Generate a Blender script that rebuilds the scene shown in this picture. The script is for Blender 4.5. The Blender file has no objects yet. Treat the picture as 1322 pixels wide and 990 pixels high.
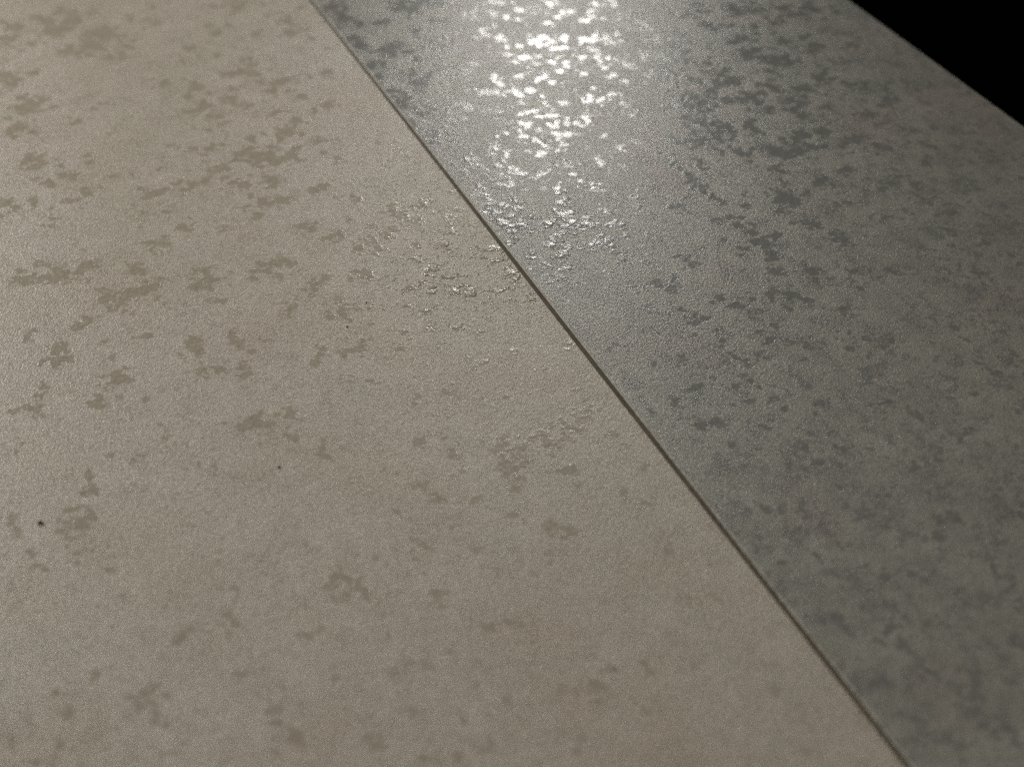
import bpy, bmesh, math, random
import numpy as np
from mathutils import Vector, Matrix

random.seed(7); rng = np.random.default_rng(11)
scene = bpy.context.scene
col = scene.collection

# ------------------------------------------------------------------ camera
PITCH = math.radians(40.0)      # how far the camera looks down
CAM_H = 0.193                   # metres above the upper tile's surface
FPX = 1964.0                    # focal length in pixels of the 1322 px wide frame
LENS = FPX / 1322 * 36.0
cam_d = bpy.data.cameras.new("camera")
cam = bpy.data.objects.new("camera", cam_d); col.objects.link(cam)
cam.location = (0, 0, CAM_H)
cam.rotation_euler = (math.radians(90) - PITCH, 0, 0)
cam_d.lens = LENS; cam_d.sensor_width = 36.0; cam_d.sensor_fit = 'HORIZONTAL'
cam_d.clip_start = 0.01; cam_d.clip_end = 60
cam_d.dof.use_dof = True
cam_d.dof.focus_distance = 0.318
cam_d.dof.aperture_fstop = 12.5
cam_d.dof.aperture_blades = 0
scene.camera = cam

# ------------------------------------------------------------------ world, exposure
w = bpy.data.worlds.new("World"); scene.world = w; w.use_nodes = True
w.node_tree.nodes["Background"].inputs[0].default_value = (0.95, 0.97, 1.0, 1)
w.node_tree.nodes["Background"].inputs[1].default_value = 0.008
vs = scene.view_settings
vs.view_transform = 'Standard'; vs.look = 'None'; vs.exposure = 0; vs.gamma = 1
vs.use_curve_mapping = False
scene.cycles.use_denoising = False
scene.cycles.max_bounces = 6

def area(name, loc, target, size, power, color, shape='DISK', size_y=None, spread=180):
    l = bpy.data.lights.new(name, 'AREA'); l.shape = shape; l.size = size
    if size_y: l.size_y = size_y
    l.energy = power; l.color = color; l.spread = math.radians(spread)
    o = bpy.data.objects.new(name, l); col.objects.link(o)
    o.location = loc
    o.rotation_euler = (Vector(target) - Vector(loc)).to_track_quat('-Z', 'Y').to_euler()
    return o

def at(x, y, z=0.0):
    """the point of the level z seen at a place of the photograph (to lay the tiles out)"""
    a = (x - 661) / FPX; b = (495 - y) / FPX
    d = Vector((a, math.cos(PITCH) + b * math.sin(PITCH), -math.sin(PITCH) + b * math.cos(PITCH)))
    return Vector((0, 0, CAM_H)) + d * ((z - CAM_H) / d.z)

# lamp beyond the tiles, low: its sheen runs down the grey tile
P = at(718, 60); d = (P - Vector((0, 0, CAM_H))).normalized(); r = Vector((d.x, d.y, -d.z))
area("desk_lamp_light", P + r * 0.55, at(530, 330), 0.055, 0.066, (1.0, 0.975, 0.92), 'ELLIPSE', 0.10, 50)
# added soft fill above and behind the camera, brightens the near side
area("camera_fill_light", (-0.02, -0.12, 0.33), (0.0, 0.18, 0), 0.20, 0.52, (1.0, 0.95, 0.86), 'RECTANGLE', 0.6)
# lower window far to the left: soft sheen on the left side of the beige tile
P2 = at(-650, 250); d = (P2 - Vector((0, 0, CAM_H))).normalized(); r = Vector((d.x, d.y, -d.z))
area("far_window_light", P2 + r * 0.5, at(-100, 120), 0.28, 0.42, (1.0, 0.96, 0.88), 'RECTANGLE', 0.28, 58)

# ------------------------------------------------------------------ materials
def nn(nt, t, **kw):
    n = nt.nodes.new(t)
    for k, v in kw.items(): setattr(n, k, v)
    return n

def noise(nt, vec, scale, detail=3, rough=0.55, dist=0.0, off=0):
    n = nn(nt, 'ShaderNodeTexNoise'); n.noise_dimensions = '4D'
    n.inputs['W'].default_value = off
    n.inputs['Scale'].default_value = scale; n.inputs['Detail'].default_value = detail
    n.inputs['Roughness'].default_value = rough; n.inputs['Distortion'].default_value = dist
    nt.links.new(vec, n.inputs['Vector']); return n.outputs['Fac']

def math_(nt, op, a, b=None, c=None, clamp=False):
    n = nn(nt, 'ShaderNodeMath', operation=op, use_clamp=clamp)
    for i, v in enumerate((a, b, c)):
        if v is None: continue
        if isinstance(v, (int, float)): n.inputs[i].default_value = v
        else: nt.links.new(v, n.inputs[i])
    return n.outputs[0]

def smooth(nt, v, lo, hi, a=0.0, b=1.0):
    n = nn(nt, 'ShaderNodeMapRange', interpolation_type='SMOOTHSTEP')
    nt.links.new(v, n.inputs[0])
    for i, x in zip((1, 2, 3, 4), (lo, hi, a, b)): n.inputs[i].default_value = x
    return n.outputs[0]

def mix(nt, f, a, b):
    n = nn(nt, 'ShaderNodeMix', data_type='RGBA')
    if isinstance(f, (int, float)): n.inputs[0].default_value = f
    else: nt.links.new(f, n.inputs[0])
    for s, v in ((n.inputs[6], a), (n.inputs[7], b)):
        if isinstance(v, tuple): s.default_value = (*v, 1)
        else: nt.links.new(v, s)
    return n.outputs[2]

def glaze(name, base, base2, tint, tint2, spot, rough, rough_spot, grain_h, relief_h, dots, seed, mottle):
    m = bpy.data.materials.new(name); m.use_nodes = True; nt = m.node_tree
    bs = nt.nodes['Principled BSDF']
    tc = nn(nt, 'ShaderNodeTexCoord').outputs['Object']
    at_ = nn(nt, 'ShaderNodeAttribute', attribute_name='splatter').outputs['Fac']
    n1 = noise(nt, tc, 560, 6, 0.70, 0.35, seed)
    n2 = noise(nt, tc, 150, 3, 0.5, 0.0, seed + 3)
    # shape of the smooth drops: attribute field with a ragged border
    v = math_(nt, 'ADD', math_(nt, 'MULTIPLY', math_(nt, 'SUBTRACT', n1, 0.5), 3.5), at_)
    mask = smooth(nt, v, 0.43, 0.61)
    n1s = noise(nt, tc, 560, 2, 0.55, 0.35, seed)
    vs_ = math_(nt, 'ADD', math_(nt, 'MULTIPLY', math_(nt, 'SUBTRACT', n1s, 0.5), 2.6), at_)
    hsoft = smooth(nt, vs_, 0.25, 0.85)
    # pin-prick drops scattered all over
    nd = noise(nt, tc, 1050, 2, 0.5, 0.0, seed + 5)
    nd = math_(nt, 'ADD', nd, math_(nt, 'MULTIPLY', math_(nt, 'SUBTRACT', n2, 0.5), 0.35))
    dmask = smooth(nt, nd, dots, dots + 0.035)
    dsoft = smooth(nt, nd, dots - 0.05, dots + 0.08)
    mask_all = math_(nt, 'MAXIMUM', mask, math_(nt, 'MULTIPLY', dmask, 0.75))
    soft_all = math_(nt, 'MAXIMUM', hsoft, math_(nt, 'MULTIPLY', dsoft, 0.8))
    # cloudy mottling, several sizes
    cl = noise(nt, tc, 470, 6, 0.75, 0.4, seed + 41)
    cl = smooth(nt, math_(nt, 'ADD', cl, math_(nt, 'MULTIPLY', math_(nt, 'SUBTRACT', n2, 0.5), 0.5)), 0.50, 0.62)
    gloss = math_(nt, 'MAXIMUM', mask_all, math_(nt, 'MULTIPLY', cl, mottle * 0.5))
    # colour
    big = smooth(nt, noise(nt, tc, 48, 3, 0.6, 0.4, seed + 7), 0.35, 0.68)
    mid = smooth(nt, noise(nt, tc, 260, 4, 0.65, 0.3, seed + 9), 0.38, 0.64)
    tn = smooth(nt, noise(nt, tc, 30, 2, 0.6, 0.0, seed + 13), 0.45, 0.7)
    c = mix(nt, math_(nt, 'ADD', math_(nt, 'MULTIPLY', big, 0.45), math_(nt, 'MULTIPLY', mid, 0.55)), base, base2)
    c = mix(nt, math_(nt, 'MULTIPLY', tn, 0.4), c, tint)
    tn2 = smooth(nt, noise(nt, tc, 36, 2, 0.6, 0.0, seed + 17), 0.5, 0.72)
    c = mix(nt, math_(nt, 'MULTIPLY', tn2, 0.5), c, tint2)
    c = mix(nt, math_(nt, 'MULTIPLY', cl, mottle), c, spot)
    fine = noise(nt, tc, 1900, 2, 0.6, 0, seed + 19)
    c = mix(nt, math_(nt, 'MULTIPLY', mask_all, 0.85), c, spot)
    cc = nn(nt, 'ShaderNodeHueSaturation'); nt.links.new(c, cc.inputs['Color'])
    nt.links.new(math_(nt, 'ADD', math_(nt, 'MULTIPLY', fine, 0.8), 0.6), cc.inputs['Value'])
    nt.links.new(cc.outputs[0], bs.inputs['Base Color'])
    # gloss
    rg = nn(nt, 'ShaderNodeMapRange'); nt.links.new(gloss, rg.inputs[0])
    rg.inputs[3].default_value = rough; rg.inputs[4].default_value = rough_spot
    nt.links.new(rg.outputs[0], bs.inputs['Roughness'])
    bs.inputs['IOR'].default_value = 1.52
    # relief, in metres
    g1 = noise(nt, tc, 2500, 2.2, 0.6, 0.0, seed + 23)
    g2 = noise(nt, tc, 1000, 2, 0.5, 0.0, seed + 29)
    inv = math_(nt, 'SUBTRACT', 1.0, math_(nt, 'MULTIPLY', soft_all, 0.88))
    h = math_(nt, 'MULTIPLY', math_(nt, 'MULTIPLY', g1, grain_h), inv)
    h = math_(nt, 'ADD', h, math_(nt, 'MULTIPLY', g2, grain_h * 0.45))
    wob = noise(nt, tc, 750, 1.5, 0.5, 0.0, seed + 31)
    rs_ = nn(nt, 'ShaderNodeAttribute', attribute_name='raised').outputs['Fac']
    hb = math_(nt, 'MULTIPLY', math_(nt, 'MULTIPLY', soft_all, rs_), math_(nt, 'ADD', math_(nt, 'MULTIPLY', wob, relief_h * 0.9), relief_h * 0.55))
    h = math_(nt, 'ADD', h, hb)
    bp = nn(nt, 'ShaderNodeBump'); bp.inputs['Strength'].default_value = 1.0
    bp.inputs['Distance'].default_value = 1.0
    nt.links.new(h, bp.inputs['Height']); nt.links.new(bp.outputs[0], bs.inputs['Normal'])
    return m

def plain(name, color, rough, var=0.3, scale=900, spec=0.5):
    m = bpy.data.materials.new(name); m.use_nodes = True; nt = m.node_tree
    bs = nt.nodes['Principled BSDF']; tc = nn(nt, 'ShaderNodeTexCoord').outputs['Object']
    f = noise(nt, tc, scale, 4, 0.6)
    c = mix(nt, smooth(nt, f, 0.3, 0.7), tuple(v * (1 - var) for v in color), tuple(v * (1 + var) for v in color))
    nt.links.new(c, bs.inputs['Base Color']); bs.inputs['Roughness'].default_value = rough
    bs.inputs['Specular IOR Level'].default_value = spec
    bp = nn(nt, 'ShaderNodeBump'); bp.inputs['Distance'].default_value = 1.0
    nt.links.new(math_(nt, 'MULTIPLY', f, 2e-5), bp.inputs['Height']); nt.links.new(bp.outputs[0], bs.inputs['Normal'])
    return m

M_beige = glaze("beige_glaze", (0.575, 0.518, 0.445), (0.505, 0.455, 0.388), (0.46, 0.42, 0.31), (0.52, 0.44, 0.37),
                (0.425, 0.377, 0.298), 0.41, 0.28, 1.9e-4, 1.9e-4, 0.635, 0.0, 0.45)
M_grey = glaze("grey_glaze", (0.39, 0.378, 0.332), (0.28, 0.275, 0.246), (0.31, 0.318, 0.275), (0.35, 0.30, 0.265),
               (0.222, 0.222, 0.207), 0.37, 0.25, 1.4e-4, 1.1e-4, 0.64, 50.0, 0.75)
M_core = plain("brown_tile_core", (0.28, 0.23, 0.16), 0.75)
M_arris_grey = plain("pale_grey_arris", (0.40, 0.39, 0.35), 0.4)
M_arris_beige = plain("pale_beige_arris", (0.52, 0.47, 0.40), 0.45)
M_black = plain("black_table_paint", (0.0012, 0.0012, 0.0012), 1.0, 0.2, 300, 0.0)
M_speck = plain("dark_grit", (0.045, 0.037, 0.03), 0.6, 0.4, 4000)

# ------------------------------------------------------------------ where the drops lie
# x, y, radius [, x2, y2]  measured on the photograph, moved onto the tile surfaces below
BEIGE = """73 40 16;95 25 12;130 45 20;120 60 15;165 60 8;60 30 10;20 35 12;10 50 9;40 57 6;15 108 12;35 140 16;25 165 11;8 98 8;
40 205 13;88 228 13;60 235 8;10 262 10;42 258 6;112 250 7;85 258 5;68 292 6;305 8 10;390 10 7;370 25 5;375 42 8;330 45 5;408 50 5;
280 43 8;245 62 8;425 63 5;235 80 4;295 97 8 312 93;253 115 10;212 108 8;323 95 9;365 105 11;350 118 8;420 95 8;298 128 10;
265 137 8;278 150 8;245 145 6 260 142;390 125 8;425 135 8;350 148 7;385 155 8;370 170 12;362 180 8;405 142 5;420 182 6;418 198 5;
435 203 6;335 203 16;318 197 9;350 208 8;365 208 8 378 198;285 218 9;355 233 9;315 238 9;300 236 6;250 240 9;238 246 6;190 253 8 208 248;
220 188 6;268 193 6;252 193 4;420 240 7 405 246;362 258 10;338 262 9;335 277 7;395 292 8;235 295 7;285 295 6;115 210 6;145 228 4;
103 155 5;138 134 4;193 110 4;160 75 6;25 362 10 50 360;75 358 14;112 345 13;100 352 10;180 350 10;140 385 12;155 390 10;165 380 9 195 372;
200 368 6;115 412 7;95 425 5 108 418;72 455 7;85 452 5;75 467 8;68 470 6;155 490 11;148 484 8;130 515 8;128 525 6;190 433 6;250 440 8;
245 447 7;258 452 8;255 368 10;270 362 8;275 390 6 290 388;300 430 4 300 442;262 478 6;285 478 7;315 475 7;320 482 6;360 340 10;345 350 8;
375 340 7;415 365 7 400 378;420 358 6;368 400 6 378 398;415 450 5 408 470;55 500 7;50 510 5;35 525 8;25 530 5 10 532;45 528 7;330 545 11;315 552 9;
345 550 7;368 538 8 375 536;380 565 5;415 578 8;22 582 5;115 612 3;120 630 6 112 640;30 440 4 40 425;505 265 7 510 272;520 280 9;535 285 6;
545 265 6 550 258;510 295 6 500 305;580 285 6 582 300;576 278 5;588 270 5;570 315 7;575 322 4;537 315 6;480 310 10;462 322 9;495 303 6;
425 307 7 440 302;475 358 9;465 350 6;560 345 8;575 358 6;595 368 7 605 374;540 335 4;632 322 6;655 345 4 668 358;640 335 5;645 320 5;
655 355 4;530 370 6;645 373 5 652 372;680 378 4 688 386;555 400 5;555 415 5 552 425;445 398 10;435 390 7;425 410 5;465 450 9;455 455 6;
590 424 4;618 427 4;520 430 4;612 475 5;575 505 7;590 508 4;655 512 5;702 477 5;735 450 6;730 442 5;745 505 4;755 530 7;445 490 4;
570 535 5;545 570 6 535 572;585 585 8;597 607 5;545 625 6;565 640 8;605 650 5 618 645;645 575 9;638 580 7;665 590 12;665 614 12;655 600 9;
670 575 7;700 560 10;712 572 10;725 553 4 742 552;742 562 4;760 530 8;752 538 5;793 560 7;805 574 5;727 607 7 740 605;745 625 6;833 603 7;
830 648 6;800 707 5;660 665 7;680 657 5;710 680 8;730 690 8;705 712 5;540 700 8 548 705;485 720 6;615 710 7;530 738 5;640 735 6;
573 765 10;625 805 6;637 812 8;650 800 6;675 807 6;690 740 5;790 865 10;770 885 11;725 890 8;700 880 7;105 675 12;90 690 7;118 665 9;
120 710 7;97 715 5;38 712 6;45 730 6;28 740 4;15 762 6 40 752;230 825 12;240 815 9;305 805 10;330 795 6;180 915 12;168 918 8;198 895 12;
82 917 8;70 895 6;95 900 7;115 880 6 128 870;70 970 8 78 955;62 978 8;220 970 8;240 972 6;395 820 10;400 826 5;435 755 12;445 765 8;
310 870 5;360 912 8;215 935 6;510 870 10;550 860 8;530 915 9;465 928 10;820 910 9;835 918 7;852 906 6;780 905 6;740 940 6;750 968 8;
585 845 6;545 980 8;685 838 8;900 860 6;960 900 7;920 800 5;1040 930 6;880 700 5;900 745 5;600 930 8;650 905 6;1000 855 5"""
GREY = """430 10 8;445 25 9;440 18 8;462 30 6;505 12 8 530 12;520 3 7;500 28 6 485 32;565 5 10;550 3 6;560 27 6 578 27;465 58 8;455 50 6;510 60 10;
520 68 7;495 65 6;535 40 6;490 82 9;478 86 6;570 60 8;575 50 6;563 68 5;535 75 4;540 108 11;528 98 6;552 100 6;525 125 6;560 92 5;
590 95 6;575 100 5;500 118 5 510 116;520 135 7;513 130 5;545 147 8;538 142 5;535 160 5;560 176 7;555 183 5;567 170 4;575 163 4;600 135 6;
594 155 4;562 150 4;575 148 5;578 130 4;603 207 5;612 213 5;598 222 5;615 205 5;625 252 6;632 262 8;640 275 7;648 286 6;658 298 6;664 308 5;622 245 4;
640 190 6 632 200;605 20 7;625 5 6;450 75 5;480 105 5;
625 40 9;645 48 8;618 48 5;665 80 5;650 72 5;672 75 6;678 75 7;612 82 6;638 98 5 648 110;672 98 6;620 118 8 640 120;655 118 5 668 118;684 117 7;
693 105 4 697 100;713 108 7;690 55 8;700 50 8;702 58 6;727 50 7;718 62 5 728 62;720 23 5;727 17 5 735 16;755 27 7;765 22 5;768 14 6;766 5 6;792 7 6;
778 25 5;750 51 6 765 52;768 46 5;767 65 4;770 72 5;776 80 5;780 88 5;785 76 6;795 78 4;714 80 6;730 81 6;723 92 6;750 75 5;753 96 5;706 30 5;710 5 5;
663 5 5;637 3 5 650 5;673 15 5;785 50 6;790 56 5;795 45 5;784 100 5 793 98;768 115 5;762 124 6;760 131 6;775 128 6;790 122 6;805 105 6;728 133 6;700 125 4;
670 148 4 690 143;700 150 5 718 150;680 163 8;673 158 5;697 168 7;716 163 6;715 172 5 735 174;753 150 4 760 158;731 152 4;731 160 4;745 160 4;
705 190 8;692 182 7;700 197 7;725 188 5;720 180 5;757 193 4;780 175 4;650 210 4 655 195;640 178 5;665 217 5;645 215 5;
660 238 7;650 240 5;675 226 7;700 225 8;697 228 6;722 238 4 718 250;722 262 5;728 278 10;735 285 8;727 292 6;740 288 6;755 288 5;765 290 4;730 300 5;
740 225 5;748 234 5;758 240 4;770 245 5;778 248 5;665 260 5;672 268 5;668 290 7;675 292 5;705 288 7;712 285 4;712 308 4;706 315 5;731 319 6;722 326 4;733 328 4;
688 333 4;705 345 4;708 356 5;712 365 6;720 362 4;730 345 4;
780 310 6;790 318 7;793 325 4;770 306 4;762 318 5;775 314 4;800 290 7;823 255 7;825 268 4;804 215 4;770 205 4 775 213;835 335 4;818 370 5;850 366 9;870 375 8;805 335 4;
858 6 3 868 18;890 20 5 880 22;905 15 5;895 8 4;955 18 8;950 12 5;860 32 3;872 40 3 888 46;910 30 6 925 38;928 38 4;942 34 4;960 50 7 945 55;
830 36 5;846 50 7;857 50 5;868 55 5;874 62 8;885 68 7;895 80 8;912 82 7;848 72 6;860 78 6;858 98 8;868 104 8;850 100 6;842 96 4;838 95 3;862 110 6;875 98 5;
890 122 7;882 130 8;892 138 9;908 135 8;915 143 7;925 138 5;905 105 6 890 102;930 98 7;940 105 8;925 108 6;920 118 8;950 107 7;935 92 6;965 70 11;975 66 8;985 75 9;
1000 80 10;1015 78 6;995 92 6;970 125 9;962 128 6 938 130;980 133 7;992 140 8;985 110 6;1000 115 6;935 165 11;925 172 9;910 180 8;900 185 8;945 172 7;920 160 7;
895 172 6;905 158 6;895 155 5;885 152 5;968 163 8;975 170 6;888 180 5;872 182 6;865 184 4;950 197 6 965 200;878 186 4;
843 195 4 868 200;870 212 5 890 228;893 232 5 910 248;912 250 4 935 262;900 205 4 905 218;905 212 6;868 266 7 880 268;890 275 4;
925 284 4;942 280 7;955 292 9;970 300 9;980 312 10;992 318 8;1000 305 5;935 310 4;885 335 4 897 344;875 330 4;960 322 5;
1010 200 12;1000 195 10;1030 195 12;1045 190 8;1015 255 12;1028 262 8;1050 290 10;1075 305 11;1090 310 8;1010 222 5;1035 175 8;1060 170 8;1035 115 9;1020 130 9;
1040 150 9;1070 140 9;1060 100 9;1085 80 11;1055 60 9;1075 40 10;1010 55 8;1000 30 6;1025 20 7;1050 12 8;985 12 6;975 35 5;1010 10 6;1100 60 9;1110 110 11;
1120 150 10;1150 130 9;1100 180 10;1140 190 9;1095 220 9;1120 245 9;1060 235 8;1080 265 7;1160 230 8;1180 170 9;1200 210 8;1150 280 8;1200 260 8;
930 385 8;950 395 10;975 405 10;990 440 12;900 420 8;880 400 7;925 450 12;945 465 14;950 500 12;945 520 8;1020 380 10;1000 350 8;1050 350 8;1100 350 9;900 500 9;
925 545 10;1090 400 9;1150 350 9;1230 300 9;1260 350 8;880 460 7;850 430 6;1040 450 9;1100 450 10;1150 440 8;840 395 5;1000 520 9;1060 520 8;1090 580 9;
1020 600 8;980 560 7;1150 520 8;1230 420 9;1280 480 9;1180 600 9;1120 660 9;1250 560 8;1140 740 9;1210 690 9;1290 640 9;1060 720 8;990 660 8;1080 800 9;
1160 830 11;1190 860 12;1240 800 9;1300 760 9;1130 880 9;1260 880 9;1300 940 9;1180 930 8"""

def parse(s):
    out = []
    for e in s.replace("\n", "").split(";"):
        v = [float(t) for t in e.split()]
        out.append((v[0], v[1], v[2]) + ((v[3], v[4]) if len(v) > 3 else (v[0], v[1])))
    return out

# ------------------------------------------------------------------ tiles
THICK = 0.006
GAP = 0.00098                                       # open joint between the two
A, B = at(404, 0), at(1179, 990)                    # the grey tile's near edge
C_ = at(1095, 0); D_ = at(1322, 163)                # its far edge
u = (A - B).normalized()
ang = math.atan2(u.y, u.x)
vdir = Vector((u.y, -u.x, 0))                       # across, to the right
far_w = (((C_ - B).dot(vdir)) + ((D_ - B).dot(vdir))) / 2
print("ANGLE", math.degrees(ang), "far", (C_ - B).dot(vdir), (D_ - B).dot(vdir))
U0 = -0.10; LEN = 0.60

def tile(name, label, v0, v1, u0, u1, ztop, step, drops, scatter, mat, seed, far_soft=None, thick=(), edge=None):
    """a thin square-edged tile: local x runs along its edge, local y across it"""
    root = bpy.data.objects.new(name, None); col.objects.link(root)
    root.empty_display_size = 0.05
    o = B + u * u0 + vdir * v1
    root.location = (o.x, o.y, ztop - THICK); root.rotation_euler = (0, 0, ang)
    root['label'] = label; root['category'] = 'tile'; root['group'] = 'stone look tiles laid side by side'
    Lx, Ly = u1 - u0, v1 - v0                        # local y grows towards -vdir
    ar = 0.0003                                      # arris
    nx, ny = int((Lx - 2 * ar) / step) + 1, int((Ly - 2 * ar) / step) + 1
    xs = np.linspace(ar, Lx - ar, nx); ys = np.linspace(ar, Ly - ar, ny)
    X, Y = np.meshgrid(xs, ys, indexing='ij')
    F = np.zeros_like(X)
    inv = Matrix.Rotation(-ang, 3, 'Z')
    g = np.random.default_rng(seed)
    def put(p, q, r, top=1.0):
        i0 = np.searchsorted(xs, min(p[0], q[0]) - 3 * r); i1 = np.searchsorted(xs, max(p[0], q[0]) + 3 * r)
        j0 = np.searchsorted(ys, min(p[1], q[1]) - 3 * r); j1 = np.searchsorted(ys, max(p[1], q[1]) + 3 * r)
        if i1 <= i0 or j1 <= j0: return
        x, y = X[i0:i1, j0:j1], Y[i0:i1, j0:j1]
        dx, dy = q[0] - p[0], q[1] - p[1]; L2 = dx * dx + dy * dy
        t = np.clip(((x - p[0]) * dx + (y - p[1]) * dy) / L2, 0, 1) if L2 > 1e-12 else 0
        d2 = (x - p[0] - t * dx) ** 2 + (y - p[1] - t * dy) ** 2
        F[i0:i1, j0:j1] = np.maximum(F[i0:i1, j0:j1], top * np.exp(-0.693 * d2 / (r * r)))
    for (x0, y0, rp, x1, y1) in drops:
        p3, q3 = at(x0, y0, ztop), at(x1, y1, ztop)
        core = v0 == 0 and 610 < x0 < 825 and y0 < 240   # the small round drops under the sheen
        dense = v0 == 0 and y0 < 240 and not core
        rr = rp * (0.9 if core else 1.35 if dense else 1.2 if v0 == 0 else 1.1) * (p3 - at(x0 + 1, y0, ztop)).length
        p = inv @ (p3 - o); q = inv @ (q3 - o)
        faint = far_soft is not None and far_soft(x0, y0)
        put((p.x, p.y), (q.x, q.y), rr * (1.0 if faint else 1.0), 0.70 if faint else 1.0)
        for _ in range(g.integers(1, 4) if core else g.integers(3, 8)):            # lesser drops round each
            a_ = g.uniform(0, 2 * math.pi); k_ = g.uniform(1.0, 2.9) * rr; f = g.uniform(0, 1)
            sx = p.x + (q.x - p.x) * f + k_ * math.cos(a_); sy = p.y + (q.y - p.y) * f + k_ * math.sin(a_)
            put((sx, sy), (sx + g.normal(0, 0.4) * rr, sy + g.normal(0, 0.4) * rr),
                max(0.0004, rr * g.uniform(0.2, 0.6)), g.uniform(0.5, 0.95) * (0.7 if faint else 1))
    for _ in range(scatter):                         # faint lesser drops, everywhere on the tile
        cx, cy = g.uniform(0, Lx), g.uniform(0, Ly)
        for k in range(g.integers(1, 4)):
            r_ = g.uniform(0.0006, 0.0013)
            x, y = cx + g.normal(0, 0.002), cy + g.normal(0, 0.002)
            put((x, y), (x + g.normal(0, 0.0012), y), r_, g.uniform(0.45, 0.8))
    # face grid
    n = nx * ny
    co = np.empty((n, 3), np.float32); co[:, 0] = X.ravel(); co[:, 1] = Y.ravel(); co[:, 2] = THICK
    idx = np.arange(n).reshape(nx, ny)
    quads = np.stack([idx[:-1, :-1], idx[1:, :-1], idx[1:, 1:], idx[:-1, 1:]], -1).reshape(-1, 4)
    me = bpy.data.meshes.new("glazed_face")
    me.vertices.add(n); me.vertices.foreach_set('co', co.ravel())
    me.loops.add(quads.size); me.loops.foreach_set('vertex_index', quads.ravel().astype(np.int32))
    me.polygons.add(len(quads)); me.polygons.foreach_set('loop_start', np.arange(0, quads.size, 4, dtype=np.int32))
    me.update(calc_edges=True)
    me.attributes.new('splatter', 'FLOAT', 'POINT').data.foreach_set('value', F.ravel().astype(np.float32))
    H = np.full_like(X, 0.4)                         # how far the drops stand up: thick in a few places, flat elsewhere
    for (hx, hy, hr, ht) in thick:
        p3 = at(hx, hy, ztop); p = inv @ (p3 - o)
        d2 = (X - p.x) ** 2 + (Y - p.y) ** 2
        H = np.maximum(H, 0.4 + (ht - 0.4) * np.exp(-d2 / (hr * (p3 - at(hx + 1, hy, ztop)).length) ** 2))
    me.attributes.new('raised', 'FLOAT', 'POINT').data.foreach_set('value', H.ravel().astype(np.float32))
    me.materials.append(mat)
    face = bpy.data.objects.new("glazed_face", me); col.objects.link(face); face.parent = root
    # body: bottom, sides, and the arris rising to the face
    bm = bmesh.new()
    def ring(inset, z): return [bm.verts.new(c) for c in ((inset, inset, z), (Lx - inset, inset, z), (Lx - inset, Ly - inset, z), (inset, Ly - inset, z))]
    rs = [ring(0.0002, 0), ring(0, 0.0002), ring(0, THICK - 0.00022), ring(0.00012, THICK - 0.00006), ring(ar, THICK)]
    for n_, (a_, b_) in enumerate(zip(rs, rs[1:])):
        for k in range(4): bm.faces.new((a_[k], a_[(k + 1) % 4], b_[(k + 1) % 4], b_[k])).material_index = int(n_ > 1)
    bm.faces.new(rs[0][::-1])
    bm.normal_update()
    mb = bpy.data.meshes.new("tile_body"); bm.to_mesh(mb); bm.free(); mb.materials.append(M_core); mb.materials.append(edge)
    body = bpy.data.objects.new("tile_body", mb); col.objects.link(body); body.parent = root
    return root

grey = tile("ceramic_tile", "grey stone look tile with glossy drops and the lamp's sheen, right of the joint",
            0.0, far_w, U0, U0 + LEN, 0.0, 0.0006, parse(GREY), 500, M_grey, 3,
            lambda x, y: x > 1060 or y > 400, [(690, 290, 130, 1.4), (620, 190, 100, 1.0), (850, 230, 100, 0.8)], M_arris_grey)
beige = tile("ceramic_tile", "beige sandy stone look tile with darker smooth drops, left of the joint",
             -0.36, -GAP, U0 - 0.02, U0 - 0.02 + LEN, 0.0, 0.0008, parse(BEIGE), 900, M_beige, 5,
             lambda x, y: y > 690, [(620, 350, 140, 1.7), (540, 230, 90, 1.5), (680, 560, 110, 0.7), (60, 450, 70, 0.7)], M_arris_beige)

# ------------------------------------------------------------------ recessed strip in the joint
bm = bmesh.new()
js = random.Random(4); N = 240; prev = None
for i in range(N + 1):
    x = 0.002 + (LEN - 0.024) * i / N
    zt = THICK - 0.00042 + js.uniform(-1, 1) * 0.00003
    c = [(x, 0.00001, 0.0), (x, GAP - 0.00001, 0.0), (x, GAP - 0.00001, zt - 0.00005), (x, GAP * 0.55, zt), (x, 0.00001, zt - 0.00003)]
    cur = [bm.verts.new(p) for p in c]
    if prev:
        for k in range(5): bm.faces.new((prev[k], cur[k], cur[(k + 1) % 5], prev[(k + 1) % 5]))
    else: bm.faces.new(cur)
    prev = cur
bm.faces.new(prev[::-1]); bmesh.ops.recalc_face_normals(bm, faces=bm.faces[:])
me = bpy.data.meshes.new("joint_strip"); bm.to_mesh(me); bm.free()
me.materials.append(plain("brown_joint_filler", (0.13, 0.106, 0.078), 0.8))
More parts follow.
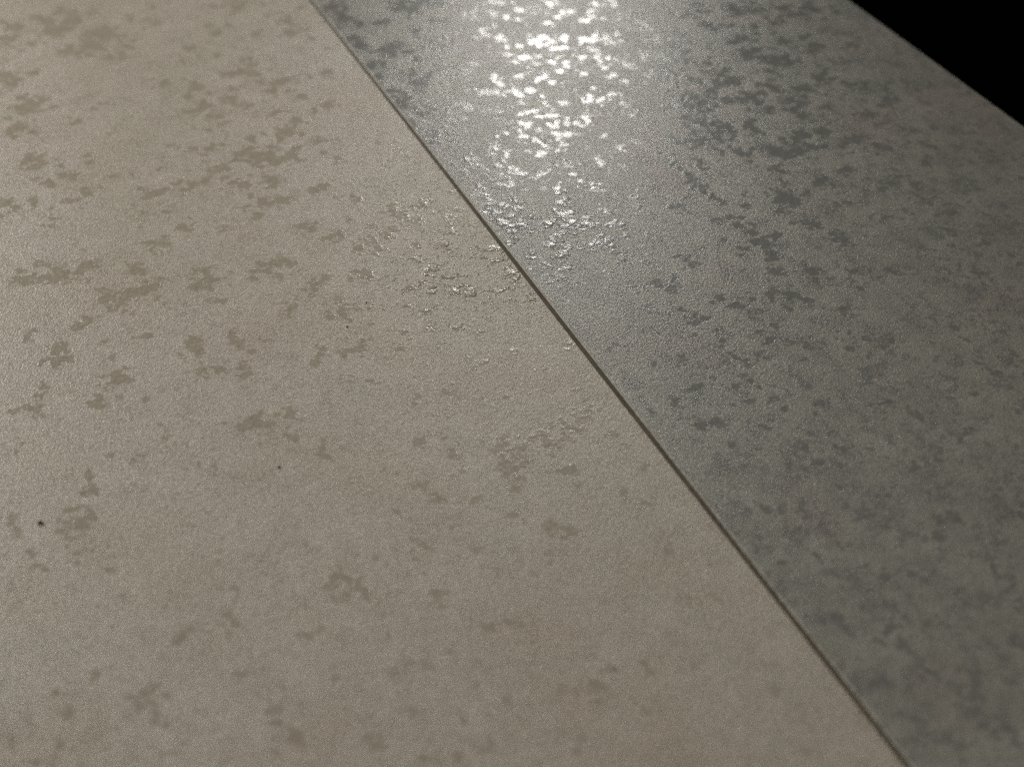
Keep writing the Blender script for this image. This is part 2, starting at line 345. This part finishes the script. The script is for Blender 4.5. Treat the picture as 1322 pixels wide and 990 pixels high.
js_o = bpy.data.objects.new("joint_strip", me); col.objects.link(js_o)
o_ = B + u * U0
js_o.location = (o_.x, o_.y, -THICK); js_o.rotation_euler = (0, 0, ang)
js_o['label'] = "thin dark brown filler strip sunk in the joint between beige and grey tile"; js_o['category'] = 'joint filler'

# ------------------------------------------------------------------ table under them
bm = bmesh.new(); bmesh.ops.create_cube(bm, size=1)
bmesh.ops.scale(bm, vec=(2.4, 2.4, 0.03), verts=bm.verts)
bmesh.ops.translate(bm, vec=(0, 0.7, -THICK - 0.015), verts=bm.verts)
bmesh.ops.bevel(bm, geom=bm.edges[:], offset=0.004, segments=2, affect='EDGES')
me = bpy.data.meshes.new("tabletop"); bm.to_mesh(me); bm.free(); me.materials.append(M_black)
t = bpy.data.objects.new("tabletop", me); col.objects.link(t)
t['kind'] = 'structure'; t['label'] = 'plain black tabletop under the two tiles'

# ------------------------------------------------------------------ grit lying on the beige tile
def grit(x, y, rpx, label):
    p = at(x, y); r_ = rpx * (p - at(x + 1, y)).length
    bm = bmesh.new(); bmesh.ops.create_icosphere(bm, subdivisions=2, radius=r_)
    rr = random.Random(int(x))
    for v in bm.verts:
        v.co *= rr.uniform(0.7, 1.2); v.co.z *= 0.6
    for f in bm.faces: f.smooth = True
    me = bpy.data.meshes.new("grit_speck"); bm.to_mesh(me); bm.free(); me.materials.append(M_speck)
    o = bpy.data.objects.new("grit_speck", me); col.objects.link(o)
    o.location = (p.x, p.y, r_ * 0.4); o.rotation_euler = (0, 0, rr.uniform(0, 6))
    o['label'] = label; o['category'] = 'grit'; o['group'] = 'dark specks of grit on the beige tile'
grit(52, 675, 3.2, "largest dark speck of grit, at the left side of the beige tile")
grit(360, 603, 1.9, "small black speck alone on the beige tile, below the twin olive drops")
grit(473, 391, 1.3, "tiny black speck on the beige tile, uppermost of the specks")
grit(448, 422, 1.2, "tiny black speck on the beige tile, just below left of the uppermost speck")
grit(794, 862, 1.6, "faint blurred speck on the beige tile, low and nearest to the grey tile")
